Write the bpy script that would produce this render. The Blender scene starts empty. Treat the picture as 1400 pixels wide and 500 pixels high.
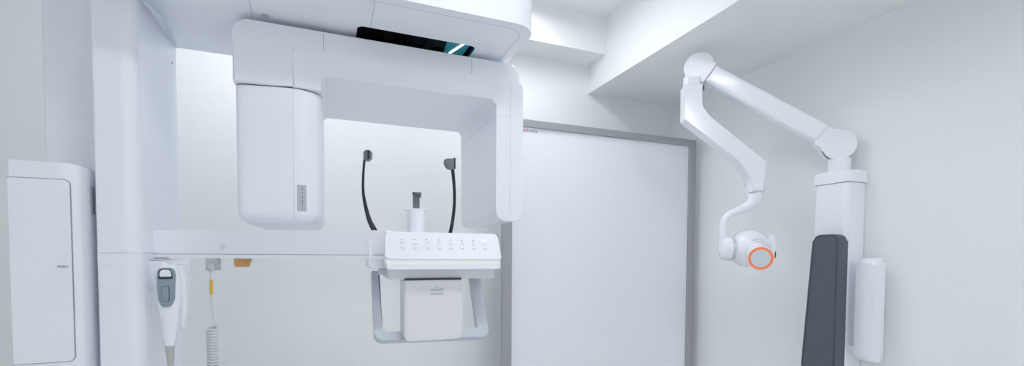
import bpy, bmesh, math
from mathutils import Vector, Matrix
PI = math.pi
scn = bpy.context.scene
col = scn.collection

# ------------------------------------------------------------------ materials
def mat(name, rgb, rough=0.45, spec=0.5, metal=0.0, emit=None, estr=0.0, coat=0.0,
        nscale=40.0, namp=0.03, bump=0.0, bscale=300.0):
    m = bpy.data.materials.new(name); m.use_nodes = True
    nt = m.node_tree; b = nt.nodes['Principled BSDF']
    b.inputs['Base Color'].default_value = (*rgb, 1)
    b.inputs['Roughness'].default_value = rough
    b.inputs['Specular IOR Level'].default_value = spec
    b.inputs['Metallic'].default_value = metal
    b.inputs['Coat Weight'].default_value = coat
    b.inputs['Coat Roughness'].default_value = 0.08
    tc = nt.nodes.new('ShaderNodeTexCoord')
    nz = nt.nodes.new('ShaderNodeTexNoise'); nz.inputs['Scale'].default_value = nscale
    nt.links.new(tc.outputs['Object'], nz.inputs['Vector'])
    mr = nt.nodes.new('ShaderNodeMapRange')
    mr.inputs['To Min'].default_value = max(0, rough - namp); mr.inputs['To Max'].default_value = rough + namp
    nt.links.new(nz.outputs['Fac'], mr.inputs['Value'])
    nt.links.new(mr.outputs['Result'], b.inputs['Roughness'])
    if bump:
        n2 = nt.nodes.new('ShaderNodeTexNoise'); n2.inputs['Scale'].default_value = bscale
        n2.inputs['Detail'].default_value = 4
        nt.links.new(tc.outputs['Object'], n2.inputs['Vector'])
        bp = nt.nodes.new('ShaderNodeBump'); bp.inputs['Strength'].default_value = bump
        bp.inputs['Distance'].default_value = 0.002
        nt.links.new(n2.outputs['Fac'], bp.inputs['Height'])
        nt.links.new(bp.outputs['Normal'], b.inputs['Normal'])
    if emit:
        b.inputs['Emission Color'].default_value = (*emit, 1)
        b.inputs['Emission Strength'].default_value = estr
    return m

M = dict(
    wall=mat('wall_paint', (.865, .875, .87), .7, .25, bump=.12, bscale=180),
    ceil=mat('ceiling_paint', (.89, .90, .90), .75, .2, bump=.1, bscale=180),
    floor=mat('vinyl_floor', (.89, .89, .89), .45, .4, bump=.05),
    white=mat('white_machine_plastic', (.90, .915, .965), .33, .45, namp=.02),
    white2=mat('white_gloss_plastic', (.90, .915, .965), .2, .5, coat=.35, namp=.02),
    seam=mat('seam_grey', (.36, .38, .42), .6, .2),
    gap=mat('dark_gap', (.09, .095, .11), .7, .2),
    black=mat('black_gloss', (.008, .009, .012), .06, .6, namp=.01),
    blackp=mat('black_plastic', (.02, .023, .028), .25, .5),
    greyp=mat('grey_plastic', (.17, .185, .205), .32, .5),
    bluegrey=mat('blue_grey_rubber', (.30, .355, .42), .5, .4),
    warmgrey=mat('warm_grey_rubber', (.50, .50, .49), .6, .3),
    connector=mat('pale_grey_plastic', (.55, .56, .58), .45, .4),
    orange=mat('orange_rubber', (.62, .34, .14), .5, .4),
    yellow=mat('yellow_tape', (.80, .48, .08), .5, .3),
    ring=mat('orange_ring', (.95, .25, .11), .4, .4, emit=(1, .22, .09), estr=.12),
    disc=mat('pale_grey_disc', (.68, .72, .78), .4, .4),
    silver=mat('silver_ring', (.62, .64, .67), .35, .5, metal=.5),
    blue=mat('blue_mark', (.02, .06, .45), .4, .4),
    frame=mat('brushed_aluminium_frame', (.40, .405, .42), .42, .5, metal=.35),
    board=mat('white_board_enamel', (.87, .885, .925), .3, .4),
    pad=mat('grey_vinyl_upholstery', (.098, .114, .138), .5, .4, bump=.15, bscale=500),
    padpipe=mat('grey_vinyl_piping', (.045, .055, .07), .5, .4),
    handle=mat('handle_grey_plastic', (.56, .60, .66), .38, .4),
    cover=mat('cover_white_plastic', (.80, .80, .815), .42, .4),
    icon=mat('icon_print', (.42, .45, .52), .6, .2),
    text=mat('text_print', (.25, .27, .32), .6, .2),
    red=mat('red_print', (.62, .12, .2), .6, .2),
    lightbar=mat('lit_light_bar', (.80, .80, .78), .4, .3, emit=(1, .98, .93), estr=.14),
    led=mat('white_led', (.9, .9, .9), .4, .3, emit=(1, 1, 1), estr=2.0),
    teal=mat('teal_gleam_glow', (.04, .20, .26), .12, .5, emit=(.05, .34, .42), estr=.22),  # emission stands in for the teal gleam on the slot's dark gloss
    streak=mat('tube_reflection', (.9, .95, 1), .4, .3, emit=(.75, .97, 1), estr=2.2),  # glow stands in for a bright reflected streak
    lamp=mat('ceiling_lamp_diffuser', (.9, .9, .9), .5, .2, emit=(.93, .96, 1), estr=1.0),
    label=mat('silver_label', (.52, .54, .60), .4, .4),
    cable=mat('white_cable', (.70, .72, .75), .45, .4),
)

# ------------------------------------------------------------------ mesh helpers
def link(name, me, m, parent=None):
    o = bpy.data.objects.new(name, me); col.objects.link(o)
    if m is not None: me.materials.append(M[m])
    if parent is not None: o.parent = parent
    return o

def finish(bm, name, m, parent=None, ang=38, wn=True):
    bmesh.ops.recalc_face_normals(bm, faces=bm.faces)
    me = bpy.data.meshes.new(name); bm.to_mesh(me); bm.free()
    me.polygons.foreach_set('use_smooth', [True]*len(me.polygons))
    me.set_sharp_from_angle(angle=math.radians(ang))
    o = link(name, me, m, parent)
    if wn:
        w = o.modifiers.new('wn', 'WEIGHTED_NORMAL'); w.keep_sharp = True
    return o

def empty(name, loc, label, cat, group=None):
    o = bpy.data.objects.new(name, None); col.objects.link(o); o.location = loc
    o['label'] = label; o['category'] = cat
    if group: o['group'] = group
    return o

def rpoly(pts, n=7):
    """polygon whose corners (x, y, radius) are rounded"""
    out = []; N = len(pts)
    for i in range(N):
        x, y = pts[i][:2]; r = pts[i][2] if len(pts[i]) > 2 else 0
        p = Vector((x, y))
        if r <= 0: out.append(p); continue
        a = (Vector(pts[i-1][:2]) - p); b = (Vector(pts[(i+1) % N][:2]) - p)
        la, lb = a.length, b.length; a.normalize(); b.normalize()
        th = a.angle(b); t = min(r/math.tan(th/2), la*.49, lb*.49); r = t*math.tan(th/2)
        c = p + (a+b).normalized()*(r/math.sin(th/2))
        s = p + a*t - c; e = p + b*t - c
        a0 = math.atan2(s.y, s.x); a1 = math.atan2(e.y, e.x); d = (a1-a0+PI) % (2*PI) - PI
        for k in range(n+1):
            q = a0 + d*k/n; out.append(c + Vector((math.cos(q), math.sin(q)))*r)
    return out

XZ = (Vector((1,0,0)), Vector((0,0,1)), Vector((0,1,0)))     # 2D in X/Z, extruded along Y
XY = (Vector((1,0,0)), Vector((0,1,0)), Vector((0,0,1)))     # plan, extruded upwards
YZ = (Vector((0,1,0)), Vector((0,0,1)), Vector((1,0,0)))     # side, extruded along X

def prism_bm(bm, poly, d0, d1, fr=XZ, o=(0,0,0), bevel=0, which='both', seg=4):
    u, v, w = fr; O = Vector(o)
    A = [bm.verts.new(O + u*p[0] + v*p[1] + w*d0) for p in poly]
    B = [bm.verts.new(O + u*p[0] + v*p[1] + w*d1) for p in poly]
    fa = bm.faces.new(A); fb = bm.faces.new(list(reversed(B)))
    for i in range(len(poly)):
        j = (i+1) % len(poly); bm.faces.new((A[j], A[i], B[i], B[j]))
    if bevel:
        es = []
        if which in ('both', 'lo'): es += list(fa.edges)
        if which in ('both', 'hi'): es += list(fb.edges)
        bmesh.ops.bevel(bm, geom=es, offset=bevel, segments=seg, profile=.5, affect='EDGES', clamp_overlap=False)

def prism(name, m, parent, poly, d0, d1, fr=XZ, o=(0,0,0), bevel=0, which='both', ang=38):
    bm = bmesh.new(); prism_bm(bm, poly, d0, d1, fr, o, bevel, which)
    return finish(bm, name, m, parent, ang)

def box_bm(bm, x0, x1, y0, y1, z0, z1):
    prism_bm(bm, [(x0,y0),(x1,y0),(x1,y1),(x0,y1)], z0, z1, XY)

def box(name, m, parent, x0, x1, y0, y1, z0, z1, bevel=0):
    bm = bmesh.new(); box_bm(bm, x0, x1, y0, y1, z0, z1)
    if bevel: bmesh.ops.bevel(bm, geom=list(bm.edges), offset=bevel, segments=3, profile=.5, affect='EDGES', clamp_overlap=True)
    return finish(bm, name, m, parent)

def frame_of(axis):
    w = Vector(axis).normalized()
    h = Vector((0,0,1)) if abs(w.z) < .9 else Vector((1,0,0))
    u = h.cross(w).normalized(); v = w.cross(u)
    return u, v, w

def lathe_bm(bm, prof, o, axis, n=40):
    u, v, w = frame_of(axis); O = Vector(o); rings = []
    for r, h in prof:
        if r < 1e-6: rings.append([bm.verts.new(O + w*h)])
        else: rings.append([bm.verts.new(O + w*h + (u*math.cos(2*PI*k/n) + v*math.sin(2*PI*k/n))*r) for k in range(n)])
    for a, b in zip(rings, rings[1:]):
        for k in range(n):
            j = (k+1) % n
            if len(a) == 1 and len(b) == 1: continue
            if len(a) == 1: bm.faces.new((a[0], b[k], b[j]))
            elif len(b) == 1: bm.faces.new((a[j], a[k], b[0]))
            else: bm.faces.new((a[j], a[k], b[k], b[j]))
    if len(rings[0]) > 1: bm.faces.new(rings[0])
    if len(rings[-1]) > 1: bm.faces.new(list(reversed(rings[-1])))

def lathe(name, m, parent, prof, o, axis, n=40, ang=38):
    bm = bmesh.new(); lathe_bm(bm, prof, o, axis, n); return finish(bm, name, m, parent, ang)

def cat(P, n=8):
    """Catmull-Rom through tuples of any length"""
    out = []; N = len(P)
    for i in range(N-1):
        p0 = P[max(i-1,0)]; p1 = P[i]; p2 = P[i+1]; p3 = P[min(i+2,N-1)]
        for k in range(n):
            t = k/n
            out.append(tuple(.5*((2*b)+(c-a)*t+(2*a-5*b+4*c-d)*t*t+(-a+3*b-3*c+d)*t**3) for a,b,c,d in zip(p0,p1,p2,p3)))
    out.append(tuple(P[-1])); return out

def sweep_bm(bm, P, n=14):
    """P: (x, y, z, r) or (x, y, z, ra, rb): tube with round or elliptical section"""
    pts = [Vector(p[:3]) for p in P]; rings = []; u = None
    for i, p in enumerate(pts):
        t = (pts[min(i+1,len(pts)-1)] - pts[max(i-1,0)]).normalized()
        if u is None:
            h = Vector((1,0,0)) if abs(t.x) < .8 else Vector((0,1,0))
            u = (h - t*h.dot(t)).normalized()
        else: u = (u - t*u.dot(t)).normalized()
        v = t.cross(u); ra = P[i][3]; rb = P[i][4] if len(P[i]) > 4 else ra
        rings.append([bm.verts.new(p + u*ra*math.cos(2*PI*k/n) + v*rb*math.sin(2*PI*k/n)) for k in range(n)])
    for a, b in zip(rings, rings[1:]):
        for k in range(n):
            j = (k+1) % n; bm.faces.new((a[k], a[j], b[j], b[k]))
    bm.faces.new(list(reversed(rings[0]))); bm.faces.new(rings[-1])

def sweep(name, m, parent, P, n=14, sm=8, ang=50):
    bm = bmesh.new(); sweep_bm(bm, cat(P, sm) if sm else P, n); return finish(bm, name, m, parent, ang)

def text(name, m, parent, s, size, loc, ux, uy, align='CENTER'):
    c = bpy.data.curves.new(name, 'FONT'); c.body = s; c.size = size; c.align_x = align; c.align_y = 'CENTER'
    c.extrude = .0004
    t = bpy.data.objects.new(name, c); col.objects.link(t)
    dg = bpy.context.evaluated_depsgraph_get(); dg.update()
    me = bpy.data.meshes.new_from_object(t.evaluated_get(dg)); bpy.data.objects.remove(t)
    ux = Vector(ux).normalized(); uy = Vector(uy).normalized(); w = ux.cross(uy)
    X = Matrix((ux, uy, w)).transposed().to_4x4(); X.translation = Vector(loc)
    me.transform(X); me.materials.clear()
    return link(name, me, m, parent)

def struct(name, m, x0, x1, y0, y1, z0, z1):
    o = box(name, m, None, x0, x1, y0, y1, z0, z1); o['kind'] = 'structure'
    return o

def children_at(root):
    """keep the parts where they were modelled although the root sits at the thing's base"""
    bpy.context.view_layer.update()
    inv = root.matrix_world.inverted()
    for c in root.children: c.matrix_parent_inverse = inv

# ------------------------------------------------------------------ the room
XL, XR, YF, YB, ZC = -1.75, 2.06, -1.9, 2.40, 2.722
struct('floor', 'floor', XL-.1, XR+.1, YF-.1, YB+.1, -.1, 0)
struct('ceiling', 'ceil', XL-.1, XR+.1, YF-.1, YB+.1, ZC, ZC+.1)
struct('wall_back', 'wall', XL-.1, XR+.1, YB, YB+.1, 0, ZC)
struct('wall_front', 'wall', XL-.1, XR+.1, YF-.1, YF, 0, ZC)
struct('wall_left', 'wall', XL-.1, XL, YF, YB, 0, ZC)
struct('wall_right', 'wall', XR, XR+.1, YF, YB, 0, ZC)
struct('trim_1', 'wall', 1.441, XR, YF, YB, 2.362, ZC)          # boxed-in beam along the right wall
struct('trim_2', 'wall', XL, 1.441, 2.219, YB, 2.522, ZC)       # boxed-in beam along the back wall
struct('baseboard_back', 'wall', XL, XR, YB-.012, YB, 0, .06)
struct('baseboard_right', 'wall', XR-.012, XR, YF, YB-.012, 0, .06)
struct('baseboard_left', 'wall', XL, XL+.012, YF, YB-.012, 0, .06)

# ------------------------------------------------------------------ ceiling lights
def ceiling_light(x, y, length, along_x, label):
    t = empty('ceiling_light', (x, y, ZC), label, 'light')
    fr = (Vector((0,1,0)), Vector((0,0,1)), Vector((1,0,0))) if along_x else XZ
    h = length/2
    prism('housing', 'ceil', t, rpoly([(-.085,-.05,.004),(-.075,0),(.075,0),(.085,-.05,.004)]), -h, h, fr, (x, y, ZC))
    prism('diffuser', 'lamp', t, [(-.075,-.0495),(-.075,-.0515),(.075,-.0515),(.075,-.0495)], -h+.02, h-.02, fr, (x, y, ZC))
    children_at(t)
    return t
ceiling_light(.88, 1.82, .56, False, 'short white ceiling batten light above the whiteboard, beside the right-hand beam')
ceiling_light(-.25, 1.94, .46, True, 'short white ceiling batten light behind the imaging machine, close to its column')
ceiling_light(.40, .50, .86, True, 'white ceiling batten light in front of the imaging machine, running across the room')
ceiling_light(1.08, -.95, 1.3, False, 'longest white ceiling batten light, behind the camera beside the right-hand beam')

# ------------------------------------------------------------------ whiteboard
wb = empty('whiteboard', (1.39, 2.14, 0), 'tall white board in a grey metal frame standing against the back wall', 'whiteboard')
bx0, bx1, bz0, bz1, fw, ft, yb = .798, 2.016, .06, 2.080, .049, .038, 2.135
box('board', 'board', wb, bx0+fw-.004, bx1-fw+.004, yb, yb+.012, bz0+ft-.004, bz1-ft+.004)
for x in (bx0, bx1-fw):
    r = box('frame_rail', 'frame', wb, x, x+fw, yb-.012, yb+.02, bz0, bz1, .003)
    cx = x + (.012 if x == bx0 else fw-.012)
    box('rail_groove', 'seam', r, cx-.0012, cx+.0012, yb-.0125, yb-.011, bz0+.04, bz1-.04)
for z in (bz0, bz1-ft):
    box('frame_rail', 'frame', wb, bx0+fw, bx1-fw, yb-.012, yb+.02, z, z+ft, .003)
for x in (bx0+.12, bx1-.12):
    box('foot', 'frame', wb, x-.02, x+.02, yb-.1, yb+.12, 0, .07, .006)
text('brand_lettering', 'red', wb, 'tech', .0245, (.938, yb-.0005, 2.027), (1,0,0), (0,0,1), 'RIGHT')
text('brand_lettering', 'text', wb, 'mcis', .0245, (.944, yb-.0005, 2.027), (1,0,0), (0,0,1), 'LEFT')
children_at(wb)

# ------------------------------------------------------------------ panoramic x-ray machine
mc = empty('panoramic_xray_machine', (-.52, 1.68, 0), 'large white panoramic dental x-ray machine with overhead rotating arm and control panel', 'x-ray machine')
box('floor_plate', 'white', mc, -.74, -.43, 1.42, 1.95, 0, .03, .006)
fc = prism('fixed_column', 'white', mc, rpoly([(-.714,1.62,.012),(-.50,1.62,.01),(-.50,1.88,.01),(-.714,1.88,.012)]), .03, 2.44, XY, bevel=.006)
plan = rpoly([(-.556,1.482,.006),(-.466,1.482,.034),(-.466,1.842,.008),(-.556,1.842,.006)], 10)
lc = prism('lift_column', 'white', mc, plan, 1.4002, 2.42, XY, bevel=.0006)
lo = prism('lower_column', 'white', mc, plan, .03, 1.3996, XY, bevel=.0006)
lathe('round_cap', 'white', lo, [(.0085,0),(.0085,.0016),(.007,.003),(0,.0034)], (-.533,1.4818,1.373), (0,-1,0), 28)
for p in ((-.4655,1.60,2.165),(-.4655,1.79,2.012)):
    lathe('screw_cap', 'connector', lc, [(.006,0),(.006,.001),(0,.0014)], p, (1,0,0), 18)

# storage box hung on the left of the column
sb = prism('side_cabinet', 'white', mc, rpoly([(-.693,1.42,.006),(-.572,1.42,.034),(-.572,1.622,.004),(-.693,1.622,.006)], 10), 1.06, 1.615, XY, bevel=.003)
def outline_strip(bm, x0, x1, z0, z1, r, t, y):
    a = rpoly([(x0,z0,r),(x1,z0,r),(x1,z1,r),(x0,z1,r)]); b = rpoly([(x0+t,z0+t,r-t),(x1-t,z0+t,r-t),(x1-t,z1-t,r-t),(x0+t,z1-t,r-t)])
    va = [bm.verts.new((p[0], y, p[1])) for p in a]; vb = [bm.verts.new((p[0], y, p[1])) for p in b]
    for i in range(len(va)):
        j = (i+1) % len(va); bm.faces.new((va[i], va[j], vb[j], vb[i]))
# the door: a thin rounded panel standing in a dark gap
dr = prism('door', 'white', sb, rpoly([(-.692,1.137,.002),(-.580,1.137,.012),(-.580,1.574,.012),(-.692,1.574,.002)]), 1.4188, 1.423, XZ, bevel=.0005)
prism('door_gap', 'seam', sb, rpoly([(-.6925,1.1352,.002),(-.5782,1.1352,.0135),(-.5782,1.5758,.0135),(-.6925,1.5758,.002)]), 1.4195, 1.4225, XZ)
text('push_lettering', 'text', dr, 'PUSH', .0085, (-.597,1.4184,1.366), (1,0,0), (0,0,1))
box('hinge', 'seam', sb, -.5722, -.5685, 1.50, 1.515, 1.50, 1.57, .001)

# overhead head unit, hollowed by a slot in its underside
def solid_temp(fn):
    bm = bmesh.new(); fn(bm); bmesh.ops.recalc_face_normals(bm, faces=bm.faces)
    me = bpy.data.meshes.new('tmp'); bm.to_mesh(me); bm.free()
    o = bpy.data.objects.new('tmp', me); col.objects.link(o); return o
hp = rpoly([(-.50,1.268,.02),(.590,1.268,.075),(.590,1.842,.06),(-.50,1.842,.006)], 12)
ho = solid_temp(lambda bm: prism_bm(bm, hp, 2.080, 2.42, XY, bevel=.022, which='lo', seg=6))
sp = rpoly([(.082,1.458,.022),(.452,1.458,.022),(.452,1.63,.022),(.082,1.63,.022)], 8)
cu = solid_temp(lambda bm: prism_bm(bm, sp, 2.0, 2.14, XY))
bo = ho.modifiers.new('b', 'BOOLEAN'); bo.object = cu; bo.operation = 'DIFFERENCE'; bo.solver = 'EXACT'
dg = bpy.context.evaluated_depsgraph_get(); dg.update()
hm = bpy.data.meshes.new_from_object(ho.evaluated_get(dg)); bpy.data.objects.remove(ho); bpy.data.objects.remove(cu)
hm.name = 'overhead_head'; hm.polygons.foreach_set('use_smooth', [True]*len(hm.polygons)); hm.set_sharp_from_angle(angle=math.radians(38))
hd = link('overhead_head', hm, 'white', mc)
w_ = hd.modifiers.new('wn', 'WEIGHTED_NORMAL'); w_.keep_sharp = True
spi = [(.267+(p[0]-.267)*.997, 1.544+(p[1]-1.544)*.993) for p in sp]
def liner(bm):      # black tray that lines the slot
    n = len(spi)
    a = [bm.verts.new((p[0], p[1], 2.0808)) for p in spi]; b = [bm.verts.new((p[0], p[1], 2.108)) for p in spi]
    bm.faces.new(b)
    for i in range(n): bm.faces.new((a[i], a[(i+1) % n], b[(i+1) % n], b[i]))
bm = bmesh.new(); liner(bm); sl = finish(bm, 'slot_window', 'black', hd)
for x in (.17, .30): box('slot_rib', 'blackp', sl, x, x+.03, 1.465, 1.62, 2.1055, 2.1075)
bm = bmesh.new(); prism_bm(bm, [(.362,1.467),(.445,1.467),(.440,1.62),(.378,1.62)], 2.103, 2.1072, XY); tl = finish(bm, 'teal_gleam', 'teal', sl)  # teal gleam of the slot's gloss, put in as a glowing pane
sweep('tube_reflection', 'streak', sl, [(.394,1.585,2.101,.0035),(.4235,1.49,2.101,.0035)], 10, 0)  # added streak: reflection of a lamp tube, modelled as a glowing rod
# inset service panel line and seams on the underside
def ribbon(bm, pts, t, z):
    n = len(pts)
    for i in range(n-1):
        a, b = Vector(pts[i]), Vector(pts[i+1]); d = (b-a).normalized(); s = Vector((-d.y, d.x))*t/2
        vs = [bm.verts.new((q.x, q.y, z)) for q in (a+s, a-s, b-s, b+s)]; bm.faces.new(vs)
bm = bmesh.new()
inner = rpoly([(-.2,1.302),(.556,1.302,.05),(.556,1.60,0)], 10)
ribbon(bm, inner, .0011, 2.0797)
ribbon(bm, [(.119,1.303),(.119,1.457)], .0012, 2.0797)
ribbon(bm, [(-.185,1.303),(-.205,1.56)], .0012, 2.0797)
finish(bm, 'panel_seam', 'seam', hd, wn=False)
lathe('screw_plug', 'connector', hd, [(.012,0),(.011,.0008),(0,.001)], (-.165,1.50,2.0799), (0,0,-1), 24)
# coving where the head meets the column
bm = bmesh.new(); R_ = []
for k in range(13):
    t = k/12; y = 1.84 - .35*t; r = .004 + .055*t**1.2
    R_.append([bm.verts.new((-.468, y, 2.0805))] + [bm.verts.new((-.466 + r*(1-math.sin(a)), y, 2.080 - r*(1-math.cos(a))*.0 - r*(1-math.cos(PI/2-a)) )) for a in [PI/2*q/8 for q in range(9)]])
for a, b in zip(R_, R_[1:]):
    for k in range(len(a)):
        j = (k+1) % len(a); bm.faces.new((a[k], a[j], b[j], b[k]))
bm.faces.new(R_[0]); bm.faces.new(list(reversed(R_[-1])))
finish(bm, 'coving', 'white', hd, ang=60)

# rotating arm
lathe('rotation_hub', 'gap', mc, [(.11,0),(.11,.05)], (.19,1.75,2.04), (0,0,1), 40)
ra = prism('rotating_arm', 'white', mc, rpoly([(-.250,1.8868),(-.250,2.062,.034),(.622,2.062,.03),(.622,1.96),(-.05,1.96),(-.05,1.8868)], 8), 1.500, 1.95, XZ, bevel=.007)
cv = prism('arm_cover', 'white', ra, rpoly([(-.097,1.8868),(-.097,2.006,.016),(.636,2.006,.018),(.636,1.518,.03),(.536,1.518,.028),(.536,1.932,.013),(-.018,1.932,.010),(-.018,1.8868)], 8), 1.4965, 1.952, XZ, bevel=.006)
for x in (-.0125, .448): box('panel_seam', 'seam', ra, x, x+.0012, 1.4994, 1.501, 2.008, 2.058)
bm = bmesh.new()
box_bm(bm, .5872, .588, 1.4959, 1.498, 1.545, 2.003)
box_bm(bm, .545, .5872, 1.4959, 1.498, 1.8785, 1.8793)
box_bm(bm, .5355, .537, 1.506, 1.94, 1.8785, 1.8793)
finish(bm, 'panel_seam', 'connector', cv, wn=False)
# x-ray tube housing on the left end
gp = [(-.250,1.95)] + [p[:2] for p in cat([(-.252,1.60),(-.250,1.555),(-.238,1.523),(-.175,1.509),(-.097,1.4985),(-.055,1.5075),(-.030,1.524),(-.0185,1.56),(-.0175,1.60)], 6)] + [(-.018,1.95)]
bm = bmesh.new()
gpn = 14
def scaled(f):
    return [(-.134+(p[0]+.134)*(1-f/.117), 1.725+(p[1]-1.725)*(1-f/.225)) for p in gp]
rings = []
for z, f in [(1.8842,.0014),(1.8832,0)] + [(1.4885+.036*(1-math.sin(PI/2*k/gpn)), .036*(1-math.cos(PI/2*k/gpn))) for k in range(gpn+1)]:
    rings.append([bm.verts.new((p[0], p[1], z)) for p in scaled(f)])
for a, b in zip(rings, rings[1:]):
    for k in range(len(a)):
        j = (k+1) % len(a); bm.faces.new((a[k], a[j], b[j], b[k]))
bm.faces.new(rings[0]); bm.faces.new(list(reversed(rings[-1])))
tb = finish(bm, 'tube_housing', 'white', ra)
prism('joint_gap', 'gap', ra, scaled(.003), 1.882, 1.889, XY)
bm = bmesh.new(); box_bm(bm, -.0975, -.0967, 1.4979, 1.5, 1.50, 1.883); finish(bm, 'panel_seam', 'connector', tb, wn=False)
def surf(x):       # front of the tube housing at x
    P = [p for p in gp if p[1] < 1.6]
    for p, q in zip(P, P[1:]):
        if p[0] <= x <= q[0]: return p[1] + (q[1]-p[1])*(x-p[0])/(q[0]-p[0])
la, lz = Vector((-.089, surf(-.089), 0)), Vector((-.064, surf(-.064), 0))
lu = (lz-la).normalized(); lw = Vector((-lu.y, lu.x, 0)); lf = (lu, Vector((0,0,1)), lw); LW = (lz-la).length
lb = prism('rating_label', 'label', tb, rpoly([(0,1.5265,.0015),(LW,1.5265,.0015),(LW,1.6045,.0015),(0,1.6045,.0015)]), -.0012, .0005, lf, la)
bm = bmesh.new()
for z0, z1 in ((1.597,1.600),(1.588,1.595),(1.577,1.583),(1.566,1.573),(1.553,1.561),(1.545,1.551),(1.538,1.541),(1.5305,1.533)):
    prism_bm(bm, [(.0128,z0),(.0152+.0008*(z0*997 % 1),z0),(.0152,z1),(.0122,z1)], -.0016, -.0008, lf, la)
finish(bm, 'label_print', 'text', lb, wn=False)

# patient support arm
F = cat([(-.466,1.585),(-.40,1.590),(-.345,1.578),(-.28,1.548),(-.18,1.492),(-.02,1.400),(.10,1.330),(.145,1.305)], 6)
def band(off0, off1):
    f = []; b = []
    for i, p in enumerate(F):
        a = Vector(F[max(i-1,0)]); c = Vector(F[min(i+1,len(F)-1)]); t = (c-a).normalized(); n = Vector((-t.y, t.x))
        if i == 0: n = Vector((0,1))
        q = Vector(p); f.append(q+n*off0); b.append(q+n*off1)
    return f + b[::-1]
sa = prism('support_arm', 'white2', mc, band(0,.085), 1.3985, 1.4665, XY, bevel=.004)
prism('arm_groove', 'seam', sa, band(.004,.08), 1.396, 1.400, XY)
prism('arm_lip', 'white2', sa, band(-.001,.085), 1.3855, 1.3970, XY, bevel=.003)
box('dark_slot', 'gap', sa, -.464, -.432, 1.583, 1.60, 1.381, 1.3865)
prism('root_block', 'white', sa, rpoly([(-.50,1.402,.003),(-.464,1.402),(-.464,1.468),(-.50,1.468,.003)]), 1.52, 1.58, XZ, bevel=.006)
bm = bmesh.new()      # round emblem on the arm: a ring with a slanted stroke
et = Vector((.87,-.49,0)).normalized(); ez = Vector((0,0,1)); en = Vector((-.49,-.87,0)).normalized()
ec = Vector((-.291,1.5535,1.4195)) + en*.0006
for k in range(28):
    a0, a1 = 2*PI*k/28, 2*PI*(k+1)/28
    bm.faces.new([bm.verts.new(ec + (et*math.cos(a)*.85 + ez*math.sin(a))*r) for a, r in ((a0,.0105),(a1,.0105),(a1,.0097),(a0,.0097))])
for A, B in (((-.004,.005),(0,-.006)),((0,-.006),(.006,.006)),((-.0005,.005),(.0025,-.001))):
    a, b = Vector(A), Vector(B); d = (b-a).normalized(); s = Vector((-d.y,d.x))*.0005
    bm.faces.new([bm.verts.new(ec + et*q.x + ez*q.y) for q in (a+s,a-s,b-s,b+s)])
finish(bm, 'emblem', 'icon', sa, wn=False)

# control panel
tilt = math.radians(15)
pf = (Vector((1,0,0)), Vector((0,math.sin(tilt),math.cos(tilt))), Vector((0,math.cos(tilt),-math.sin(tilt))))
po = (.2975, 1.236, 1.3875)
cp = prism('control_panel', 'white', mc, rpoly([(-.164,0,.012),(.164,0,.006),(.156,.0755,.012),(-.160,.0755,.010)]), 0, .035, pf, po, bevel=.0025)
u_, v_, w_ = pf; PO = Vector(po)
def pan(a, b, lift=.0004): return PO + u_*a + v_*b - w_*lift
prism('light_bar', 'lightbar', cp, rpoly([(-.160,-.012,.006),(.160,-.012,.006),(.160,.002),(-.160,.002)]), 1.2395, 1.29, XZ, (.2975,0,1.3855))
prism('panel_lip', 'white', cp, rpoly([(-.160,-.026,.010),(.160,-.026,.010),(.160,-.0122,.003),(-.160,-.0122,.003)]), 1.2345, 1.30, XZ, (.2975,0,1.3855), bevel=.003)
prism('panel_core', 'white', cp, rpoly([(-.157,-.02,.008),(.157,-.02,.008),(.15,.058,.008),(-.155,.058,.008)]), 1.262, 1.33, XZ, (.2975,0,1.3855), bevel=.004)
def strokes(bm, c, segs, t=.0007):
    for (ax, ay), (bx, by) in segs:
        a, b = Vector((ax, ay)), Vector((bx, by)); d = (b-a).normalized(); s = Vector((-d.y, d.x))*t/2
        bm.faces.new([bm.verts.new(pan(c[0]+q.x, c[1]+q.y)) for q in (a+s, a-s, b-s, b+s)])
def arc(cx, cy, r, a0, a1, n=10):
    P = [(cx+r*math.cos(math.radians(a0+(a1-a0)*k/n)), cy+r*math.sin(math.radians(a0+(a1-a0)*k/n))) for k in range(n+1)]
    return list(zip(P, P[1:]))
ICON = [
    [((-.006,.006),(-.002,.006)),((-.006,.006),(-.006,-.004)),((-.001,.002),(.005,.002)),((-.001,.002),(-.001,-.004)),((.005,.002),(.005,-.004)),((-.004,.004),(.004,.004))],
    [((-.006,.005),(-.006,-.003)),((-.006,-.003),(.006,-.003)),((-.002,.001),(.006,.001)),((-.002,.001),(-.002,-.003)),((.006,.001),(.006,-.003))],
    arc(.002,.001,.0048,-40,220)+[((-.008,-.003),(-.006,-.003)),((-.005,-.003),(-.003,-.003))],
    arc(.002,.001,.0048,-40,220)+[((-.008,-.003),(-.006,-.003)),((-.005,-.001),(-.003,-.003))],
    [((0,.005),(.004,0)),((.004,0),(0,-.005)),((0,-.005),(-.004,0)),((-.004,0),(0,.005))],
    arc(0,.003,.0028,0,360)+[((-.003,0),(-.005,-.005)),((.003,0),(.005,-.005))],
    arc(0,.003,.0028,0,360)+[((-.002,-.001),(-.005,-.005)),((.002,-.001),(.005,-.005)),((-.002,-.003),(.002,-.003))],
    arc(0,0,.0045,120,420)+[((0,.002),(0,.005))],
]
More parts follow.
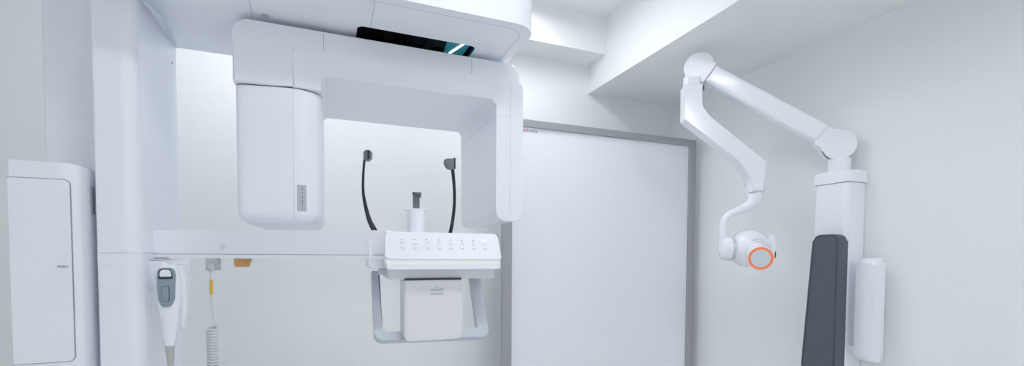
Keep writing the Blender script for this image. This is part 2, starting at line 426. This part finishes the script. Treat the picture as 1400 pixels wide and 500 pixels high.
for i in range(8):
    x = -.1178 + .0331*i
    bm = bmesh.new(); strokes(bm, (x+.001, .0425), ICON[i])
    strokes(bm, (x+.001, .0305), [((-.006,0),(-.001,0)),((0,0),(.006,0)),((-.0035,-.0036),(.003,-.0036))], .0011)
    b = finish(bm, 'touch_button', 'icon', cp, wn=False)
    last = i == 7
    c = pan(x, .0545, 0)
    l = lathe('indicator', 'led' if last else 'blackp', b, [(.0024 if last else .0014,0),(.0022 if last else .0013,.0005),(0,.0007)], c, -w_, 14)
    if last: l['label'] = 'lit white indicator lamp'

# recessed body under the panel
ub = prism('panel_base', 'cover', mc, rpoly([(.150,1.330,.006),(.455,1.330,.006),(.458,1.362),(.146,1.362)]), 1.284, 1.44, XZ, bevel=.004)
prism('rod_base', 'white', mc, rpoly([(.10,1.360,.006),(.43,1.360,.006),(.43,1.452,.01),(.10,1.452,.01)]), 1.325, 1.46, XZ, bevel=.006)
box('cover_gap', 'gap', ub, .192, .352, 1.279, 1.36, 1.3262, 1.3335)
lathe('hinge_pin', 'handle', ub, [(.010,0),(.010,.022),(.008,.024),(0,.024)], (.126,1.335,1.352), (1,0,0), 24)

# lower front cover with its warning print
sc = prism('front_cover', 'cover', mc, rpoly([(.190,1.159,.012),(.353,1.159,.012),(.353,1.3275,.002),(.190,1.3275,.002)]), 1.272, 1.36, XZ, bevel=.003)
text('warning_lettering', 'icon', sc, 'WARNING', .0078, (.279,1.2715,1.3005), (1,0,0), (0,0,1))
bm = bmesh.new()
for A, B in (((-.004,.006),(0,.0092)),((0,.0092),(.004,.006))):
    a, b = Vector(A), Vector(B); d = (b-a).normalized(); s = Vector((-d.y,d.x))*.0006
    bm.faces.new([bm.verts.new((.279+q.x, 1.2714, 1.3005+q.y)) for q in (a+s,a-s,b-s,b+s)])
for zz, segs in ((-.0088, ((-.018,-.011),(-.009,.001),(.003,.018))), (-.0128, ((-.017,-.008),(-.006,-.002),(.000,.017)))):
    for a, b in segs:
        bm.faces.new([bm.verts.new((.279+x, 1.2714, 1.3005+zz+z)) for x, z in ((a,-.0009),(b,-.0009),(b,.0009),(a,.0009))])
finish(bm, 'warning_print', 'icon', sc, wn=False)

# patient handle, leaning out at the bottom
hf = (Vector((1,0,0)), Vector((0,.52145,.85328)), Vector((0,.85328,-.52145)))
U = rpoly([(.110,.213,.003),(.1085,-.002,.020),(.430,-.011,.018),(.4375,.208,.003),(.4035,.206,.002),(.3995,.0155,.006),(.1312,.0225,.006),(.133,.211,.002)], 7)
prism('patient_handle', 'handle', mc, [p*1.04 for p in U], -.012, .014, hf, (0,1.321,1.1556), bevel=.005)

# temple supports
def temple(P, pad_pts, padc):
    t = sweep('temple_support', 'blackp', mc, P, 14)
    bm = bmesh.new(); prism_bm(bm, rpoly(pad_pts, 5), -.010, .010, (Vector(padc[1]), Vector((0,0,1)), Vector(padc[2])), padc[0], bevel=.003)
    p = finish(bm, 'temple_pad', 'greyp', t); return t
S2 = math.sqrt(.5)
tl_ = temple([(.134,1.40,1.445,.0085,.0085),(.124,1.40,1.466,.0085,.007),(.108,1.402,1.500,.0068,.006),(.097,1.404,1.545,.0052,.0055),(.0915,1.405,1.585,.004,.005),(.0925,1.405,1.635,.0036,.005),(.096,1.405,1.677,.0036,.005)],
    [(-.009,-.014,.004),(.002,-.016,.006),(.011,-.008,.006),(.013,.014,.006),(-.003,.016,.006),(-.009,.008,.004)], ((.104,1.402,1.686),(.94,-.34,0),(.34,.94,0)))
tr_ = temple([(.343,1.40,1.445,.0062,.0075),(.350,1.40,1.468,.006,.0075),(.358,1.40,1.51,.0052,.0075),(.363,1.40,1.56,.0048,.0072),(.3625,1.40,1.61,.0048,.0065),(.3585,1.40,1.655,.0055,.006),(.356,1.40,1.677,.0058,.006)],
    [(-.014,-.002,.006),(-.004,-.017,.006),(.016,-.017,.003),(.018,.017,.004),(-.013,.013,.004)], ((.345,1.395,1.681),(.97,.24,0),(-.24,.97,0)))
box('pad_core', 'blackp', tr_, .3565, .3645, 1.388, 1.410, 1.665, 1.699, .002)
box('pad_core', 'blackp', tl_, .103, .1085, 1.385, 1.41, 1.673, 1.6995, .002)

# bite post with a flange and a grey clip
bpst = lathe('bite_post', 'white', mc, [(.0255,0),(.0255,.081),(.027,.084)], (.244,1.40,1.449), (0,0,1), 36)
prism('flange', 'white', bpst, rpoly([(-.036,-.02,.018),(.036,-.02,.018),(.036,.02,.018),(-.036,.02,.018)]), 1.5325, 1.5375, XY, (.244,1.40,0), bevel=.002)
bm = bmesh.new()
box_bm(bm, .2345, .2545, 1.398, 1.404, 1.531, 1.585); box_bm(bm, .2325, .2555, 1.378, 1.404, 1.579, 1.5855)
box_bm(bm, .2325, .2365, 1.378, 1.384, 1.573, 1.5855); box_bm(bm, .2515, .2555, 1.378, 1.384, 1.570, 1.5855)
finish(bm, 'bite_clip', 'greyp', bpst)

# sockets under the arm
oc = (Vector((.985,-.174,0)), Vector((0,0,1)), Vector((.174,.985,0)))
prism('orange_stopper', 'orange', mc, rpoly([(-.0195,1.386,.001),(-.0175,1.3605,.003),(.0125,1.3605,.003),(.0145,1.373,.002),(.018,1.375,.001),(.018,1.386,.001)]), 0, .034, oc, (-.2425,1.536,0), bevel=.002)
cb = prism('cable_socket', 'connector', mc, rpoly([(-.0145,1.350,.001),(.0145,1.350,.001),(.0145,1.386),(-.0145,1.386)]), 0, .03, oc, (-.322,1.560,0), bevel=.0015)

# cradle for the hand switch on the column's side
prism('switch_cradle', 'white', mc, rpoly([(-.467,1.296,.006),(-.408,1.292,.03),(-.374,1.318,.03),(-.374,1.3845,.006),(-.467,1.3845,.004)]), 1.548, 1.580, XZ, bevel=.006)
children_at(mc)

# ------------------------------------------------------------------ exposure hand switch with its coiled cable
hs = empty('exposure_hand_switch', (-.410,1.502,1.09), 'white hand switch with blue-grey thumb button and coiled cable, hanging beside the column', 'switch')
C = [(-.410,1.506,1.371,.008,.006),(-.411,1.506,1.368,.016,.011),(-.411,1.506,1.357,.0225,.015),(-.410,1.506,1.325,.0265,.019),(-.4095,1.506,1.292,.028,.0205),(-.4105,1.506,1.252,.0255,.019),(-.410,1.506,1.212,.020,.016),(-.4105,1.506,1.182,.0165,.0135),(-.4115,1.506,1.147,.0125,.011)]
body = sweep('handle_body', 'white2', hs, C, 28, 6)
# the neck piece at the back right that hooks into the cradle
prism('cradle_hook', 'white2', hs, rpoly([(-.410,1.345,.01),(-.405,1.372,.012),(-.386,1.366,.014),(-.374,1.335,.02),(-.372,1.27,.02),(-.380,1.185,.004),(-.386,1.19,.003),(-.382,1.28,.01)]), 1.515, 1.545, XZ, bevel=.005)
def on_body(poly, y0, y1, name, m, parent, bevel=.0015):
    return prism(name, m, parent, poly, y0, y1, XZ, bevel=bevel)
tp = on_body(rpoly([(-.4315,1.340,.010),(-.4285,1.3605,.012),(-.3945,1.3605,.012),(-.3905,1.340,.010),(-.3925,1.276,.02),(-.4005,1.2545,.012),(-.4225,1.2545,.012),(-.4290,1.276,.02)], 7), 1.4835, 1.504, 'thumb_plate', 'bluegrey', hs)
on_body(rpoly([(-.4285,1.330,.004),(-.425,1.3575,.009),(-.398,1.3575,.009),(-.3945,1.330,.004)]), 1.4828, 1.486, 'hook_recess', 'padpipe', tp, .0004)
on_body(rpoly([(-.4245,1.337,.003),(-.4225,1.3555,.008),(-.400,1.3555,.008),(-.3975,1.337,.003)]), 1.4815, 1.486, 'hook_window', 'white2', tp, .0012)
on_body(rpoly([(-.4215,1.2695,.004),(-.4035,1.2695,.004),(-.4035,1.3115,.004),(-.4215,1.3115,.004)]), 1.4825, 1.486, 'button_gap', 'padpipe', tp, .0004)
on_body(rpoly([(-.4205,1.2705,.003),(-.4045,1.2705,.003),(-.4045,1.3105,.003),(-.4205,1.3105,.003)]), 1.4808, 1.486, 'thumb_button', 'bluegrey', tp, .001)
sweep('strain_relief', 'warmgrey', hs, [(-.4115,1.506,1.1475,.0118,.0105),(-.411,1.506,1.12,.0095,.009),(-.4105,1.506,1.09,.0072,.007),(-.410,1.506,1.04,.005,.005),(-.410,1.506,1.02,.004,.004)], 18)
# cable: plug, straight lead, coil, and the loop that comes back up to the switch
px, py = -.3195, 1.5515
sweep('cable_plug', 'connector', hs, [(px,py-.006,1.372,.0085),(px,py-.006,1.356,.008),(px,py-.006,1.350,.005),(px,py-.006,1.345,.004)], 16, 3)
sweep('cable_lead', 'cable', hs, [(px,py-.006,1.35,.0032),(px,py-.006,1.30,.0032),(px+.001,py-.006,1.25,.0032),(px+.007,py-.006,1.205,.0032),(px+.0145,py-.007,1.185,.0032),(px+.013,py-.009,1.180,.0032)], 12)
sweep('cable_tape', 'yellow', hs, [(px,py-.006,1.323,.0044),(px,py-.006,1.281,.0044)], 14, 0)
H = []; turns, pitch, rc = 28, .0083, .0128; cx_, cy_ = px+.0005, py-.006
for k in range(turns*14+1):
    a = 2*PI*k/14; H.append((cx_+rc*math.cos(a), cy_+rc*math.sin(a), 1.186-pitch*k/14, .0033))
sweep('coiled_cable', 'cable', hs, H, 8, 0)
ze = H[-1][2]
sweep('cable_tail', 'cable', hs, [(cx_+rc,cy_,ze,.0033),(cx_+.008,cy_,ze-.05,.0033),(-.33,1.54,ze-.12,.0033),(-.37,1.52,ze-.14,.0033),(-.405,1.508,ze-.08,.0033),(-.410,1.506,ze+.03,.0033),(-.410,1.506,1.025,.0033)], 10)
children_at(hs)

# ------------------------------------------------------------------ wall-mounted x-ray unit on the right
wx = empty('wall_mounted_xray_unit', (2.06, 1.292, .42), 'white wall-mounted dental x-ray unit with jointed arm and grey padded backrest, on the right wall', 'x-ray unit')
cpl = rpoly([(1.95,1.222,.022),(2.058,1.222,.004),(2.058,1.366,.004),(1.95,1.366,.022)], 8)
wc = prism('wall_column', 'white2', wx, cpl, .42, 1.702, XY, bevel=.004)
cap = prism('column_cap', 'white2', wx, rpoly([(1.944,1.216,.026),(2.058,1.214,.004),(2.058,1.374,.004),(1.944,1.372,.026)], 8), 1.7035, 1.752, XY, bevel=.006)
lathe('pivot_neck', 'white2', wx, [(.042,0),(.042,.06)], (2.0,1.293,1.750), (0,0,1), 40)
E1 = Vector((-.724095,.68970,0)); EZ = Vector((0,0,1)); EN = Vector((.68970,.724095,0))
af = (E1, EZ, EN); EO = (2.0,1.293,1.866)
def joint_poly(r, hw, reach, ang):
    """disc of radius r that necks down to a square end of half width hw at distance reach"""
    P = []; a0 = math.radians(52)
    for k in range(41):
        a = a0 + (2*PI-2*a0)*k/40; P.append((r*math.cos(a), r*math.sin(a)))
    x0, y0 = r*math.cos(a0), r*math.sin(a0)
    lowr = [(x0 + (reach-x0)*t, -(y0 + (hw-y0)*(1-(1-t)**2))) for t in (.25,.5,.75,1)]
    P += lowr + [(x, -y) for x, y in reversed(lowr)]
    c, s = math.cos(ang), math.sin(ang)
    return [(x*c-y*s, x*s+y*c) for x, y in P]
aa = math.atan2(.395, .555)
prism('elbow_joint', 'white2', wx, joint_poly(.0605, .0415, .082, aa), -.036, .022, af, (EO[0]-.006, EO[1]+.006, EO[2]-.003), bevel=.006)
prism('joint_gap', 'gap', wx, [(.0608*math.cos(2*PI*k/40)+.0085, .0608*math.sin(2*PI*k/40)-.0045) for k in range(40)], -.020, -.012, af, EO)
prism('joint_hub', 'white2', wx, [(.0612*math.cos(2*PI*k/40)+.0085, .0612*math.sin(2*PI*k/40)-.0045) for k in range(40)], -.012, .022, af, EO, bevel=.004)
ca, sa_ = math.cos(aa), math.sin(aa)
def rot(P): return [(x*ca-y*sa_, x*sa_+y*ca) for x, y in P]
prism('scissor_arm', 'white2', wx, rot([(.0835,-.041),(.622,-.0405),(.622,.0405),(.0835,.041)]), -.042, .040, af, EO, bevel=.017)
TO = (2.0+E1.x*.556, 1.293+E1.y*.556, 1.866+.394)
prism('tip_joint', 'white2', wx, joint_poly(.0655, .0415, .058, aa+PI), -.036, .030, af, TO, bevel=.006)
lathe('tip_screw', 'greyp', wx, [(.008,0),(.008,.02),(0,.022)], (TO[0]-E1.x*.016, TO[1]-E1.y*.016, TO[2]-.075), (0,0,-1), 16)
# forearm, in its own vertical plane
G1 = Vector((.89806,-.43987,0)); GN = Vector((.43987,.89806,0)); GO = (1.555,1.66,0)
gf = (G1, EZ, GN)
def G(a, z, d=0): return Vector(GO) + G1*a + EZ*z + GN*d
prism('forearm_collar', 'white2', wx, rpoly([(-.044,2.172),(.0225,2.172),(.0225,2.215),(-.044,2.215)]), -.026, .034, gf, GO, bevel=.014)
FA = rpoly([(-.0495,2.174,.003),(-.0475,2.018,.012),(.200,1.822,.09),(.2485,1.750,.06),(.2485,1.688,.0),(.313,1.689,0),(.310,1.822,.006),(.060,2.030,.06),(.0270,2.075,.05),(.0265,2.174,.003)], 8)
prism('forearm', 'white2', wx, FA, -.032, .040, gf, GO, bevel=.016)
tpts = [(.2807,1.6875,.032),(.2815,1.668,.0315),(.272,1.645,.028),(.246,1.625,.0225),(.205,1.607,.019),(.170,1.590,.0172),(.149,1.566,.0162),(.1435,1.53,.0160),(.1435,1.47,.0165),(.1435,1.43,.0165)]
sweep('bent_tube', 'white2', wx, [(*G(a,z,.004), r) for a, z, r in tpts], 24)
hz = 1.4345
def ax_(p): return [(r, .130+(h-.1275)*.84) for r, h in p]
yk = lathe('yoke', 'white2', wx, ax_([(0,.1275),(.022,.1290),(.040,.1345),(.050,.144),(.055,.157),(.0555,.1765)]), G(0,hz,.004), G1, 40)
lathe('silver_ring', 'silver', wx, ax_([(.0555,.1768),(.0565,.178),(.0565,.192),(.0555,.193)]), G(0,hz,.004), G1, 40)
xh = lathe('xray_head', 'white2', wx, ax_([(.052,.1932),(.053,.200),(.055,.204),(.070,.220),(.080,.240),(.0845,.262),(.0855,.284),(.083,.310),(.076,.335),(.066,.352),(.060,.362),(.0595,.368)]), G(0,hz,.004), G1, 48)
prism('end_plate', 'white2', xh, rpoly([(-.065,-.060,.02),(.035,-.060,.02),(.035,.060,.02),(-.065,.060,.02)]), 0, .014, (GN, EZ, G1), G(.330,hz,.004), bevel=.004)
prism('rocker_button', 'blackp', xh, rpoly([(-.012,-.016,.006),(.012,-.016,.006),(.012,.016,.006),(-.012,.016,.006)]), 0, .012, (GN, EZ, G1), G(.342,hz-.028,-.040), bevel=.003)
# collimator pointing at the room
fc_ = Vector((1.692,1.404,1.390)); ax = (Vector((-.0757,-.0783,-.0189))).normalized()
bk = fc_ - ax*.095
col_ = lathe('collimator', 'white2', xh, [(.048,-.03),(.0495,.0),(.0515,.080),(.0518,.093),(.0508,.095)], bk, ax, 48)
lathe('orange_ring', 'ring', col_, [(.0482,.0),(.0482,.0012),(.0378,.0014),(.0378,0)], fc_, ax, 48)
lathe('aperture_disc', 'disc', col_, [(.0376,0),(.0376,.001),(.036,.0014),(0,.0014)], fc_, ax, 48)
uu, vv, ww = frame_of(ax)
prism('dial_arc', 'disc', xh, [(.045*math.cos(a)*f, .045*math.sin(a)*f) for f, rg in ((1.0, range(60,125,8)),(.9, range(120,55,-8))) for a in [math.radians(q) for q in rg]], 0, .003, (uu, vv, ww), bk + ax*.0 + Vector((0,0,.026)))
box('blue_mark', 'blue', xh, -.006, .006, -.002, .003, -.0028, .0028)
bmk = [c for c in xh.children if c.name.startswith('blue_mark')][0]
bmk.data.transform(Matrix((G1, GN, EZ)).transposed().to_4x4()); bmk.data.transform(Matrix.Translation(fc_ - ax*.03 + Vector((-.93,.37,0))*.0508))

# backrest and armrest
back = prism('backrest_shell', 'white2', wx, rpoly([(1.213,1.47,.03),(1.318,1.47,.03),(1.357,.905,.03),(1.213,.905,.03)]), 1.936, 1.952, YZ, bevel=.004)
bp = prism('backrest_pad', 'pad', wx, rpoly([(1.208,1.489,.028),(1.313,1.489,.028),(1.3525,.90,.03),(1.208,.90,.03)], 8), 1.880, 1.937, YZ, bevel=.010)
bp['label'] = 'dark grey upholstered backrest pad'
bm = bmesh.new()
seamp = rpoly([(1.2145,1.4825,.024),(1.3065,1.4825,.024),(1.346,.907,.024),(1.2145,.907,.024)], 8)
sweep_bm(bm, [(1.8801,p[0],p[1],.0014) for p in seamp] + [(1.8801,seamp[0][0],seamp[0][1],.0014)], 8)
finish(bm, 'stitched_piping', 'padpipe', bp)
ar = prism('armrest', 'white2', wx, rpoly([(1.958,1.395,.03),(2.022,1.395,.016),(2.022,.985,.012),(1.958,.985,.02)]), 1.118, 1.188, XZ, bevel=.014)
lathe('armrest_pivot', 'white2', wx, [(.016,0),(.016,.06)], (1.99,1.18,1.02), (0,1,0), 24)
children_at(wx)

# ------------------------------------------------------------------ camera
cam = bpy.data.cameras.new('camera'); co = bpy.data.objects.new('camera', cam); col.objects.link(co)
f = 624.0
cam.sensor_width = 36; cam.lens = f/1400*36; cam.shift_x = 0; cam.shift_y = (371-250)/1400
yaw, pit, rol = math.radians(21.74), math.radians(-2.1), math.radians(.2756)
fwd = Vector((math.sin(yaw)*math.cos(pit), math.cos(yaw)*math.cos(pit), math.sin(pit)))
rgt = Vector((math.cos(yaw), -math.sin(yaw), 0)); up = rgt.cross(fwd)
r2 = rgt*math.cos(rol) + up*math.sin(rol); u2 = up*math.cos(rol) - rgt*math.sin(rol)
mw = Matrix((r2, u2, -fwd)).transposed().to_4x4(); mw.translation = (0, 0, 1.4); co.matrix_world = mw
cam.clip_start = .02
scn.camera = co

# ------------------------------------------------------------------ light and colour management
M['lamp'].node_tree.nodes['Principled BSDF'].inputs['Emission Strength'].default_value = 20.4
w = bpy.data.worlds.new('world'); scn.world = w; w.use_nodes = True
w.node_tree.nodes['Background'].inputs['Color'].default_value = (.8, .88, 1, 1)
w.node_tree.nodes['Background'].inputs['Strength'].default_value = .2
vs = scn.view_settings
vs.view_transform = 'Standard'; vs.look = 'None'; vs.gamma = 1; vs.use_curve_mapping = False
vs.exposure = 0
scn.cycles.max_bounces = 16; scn.cycles.diffuse_bounces = 12
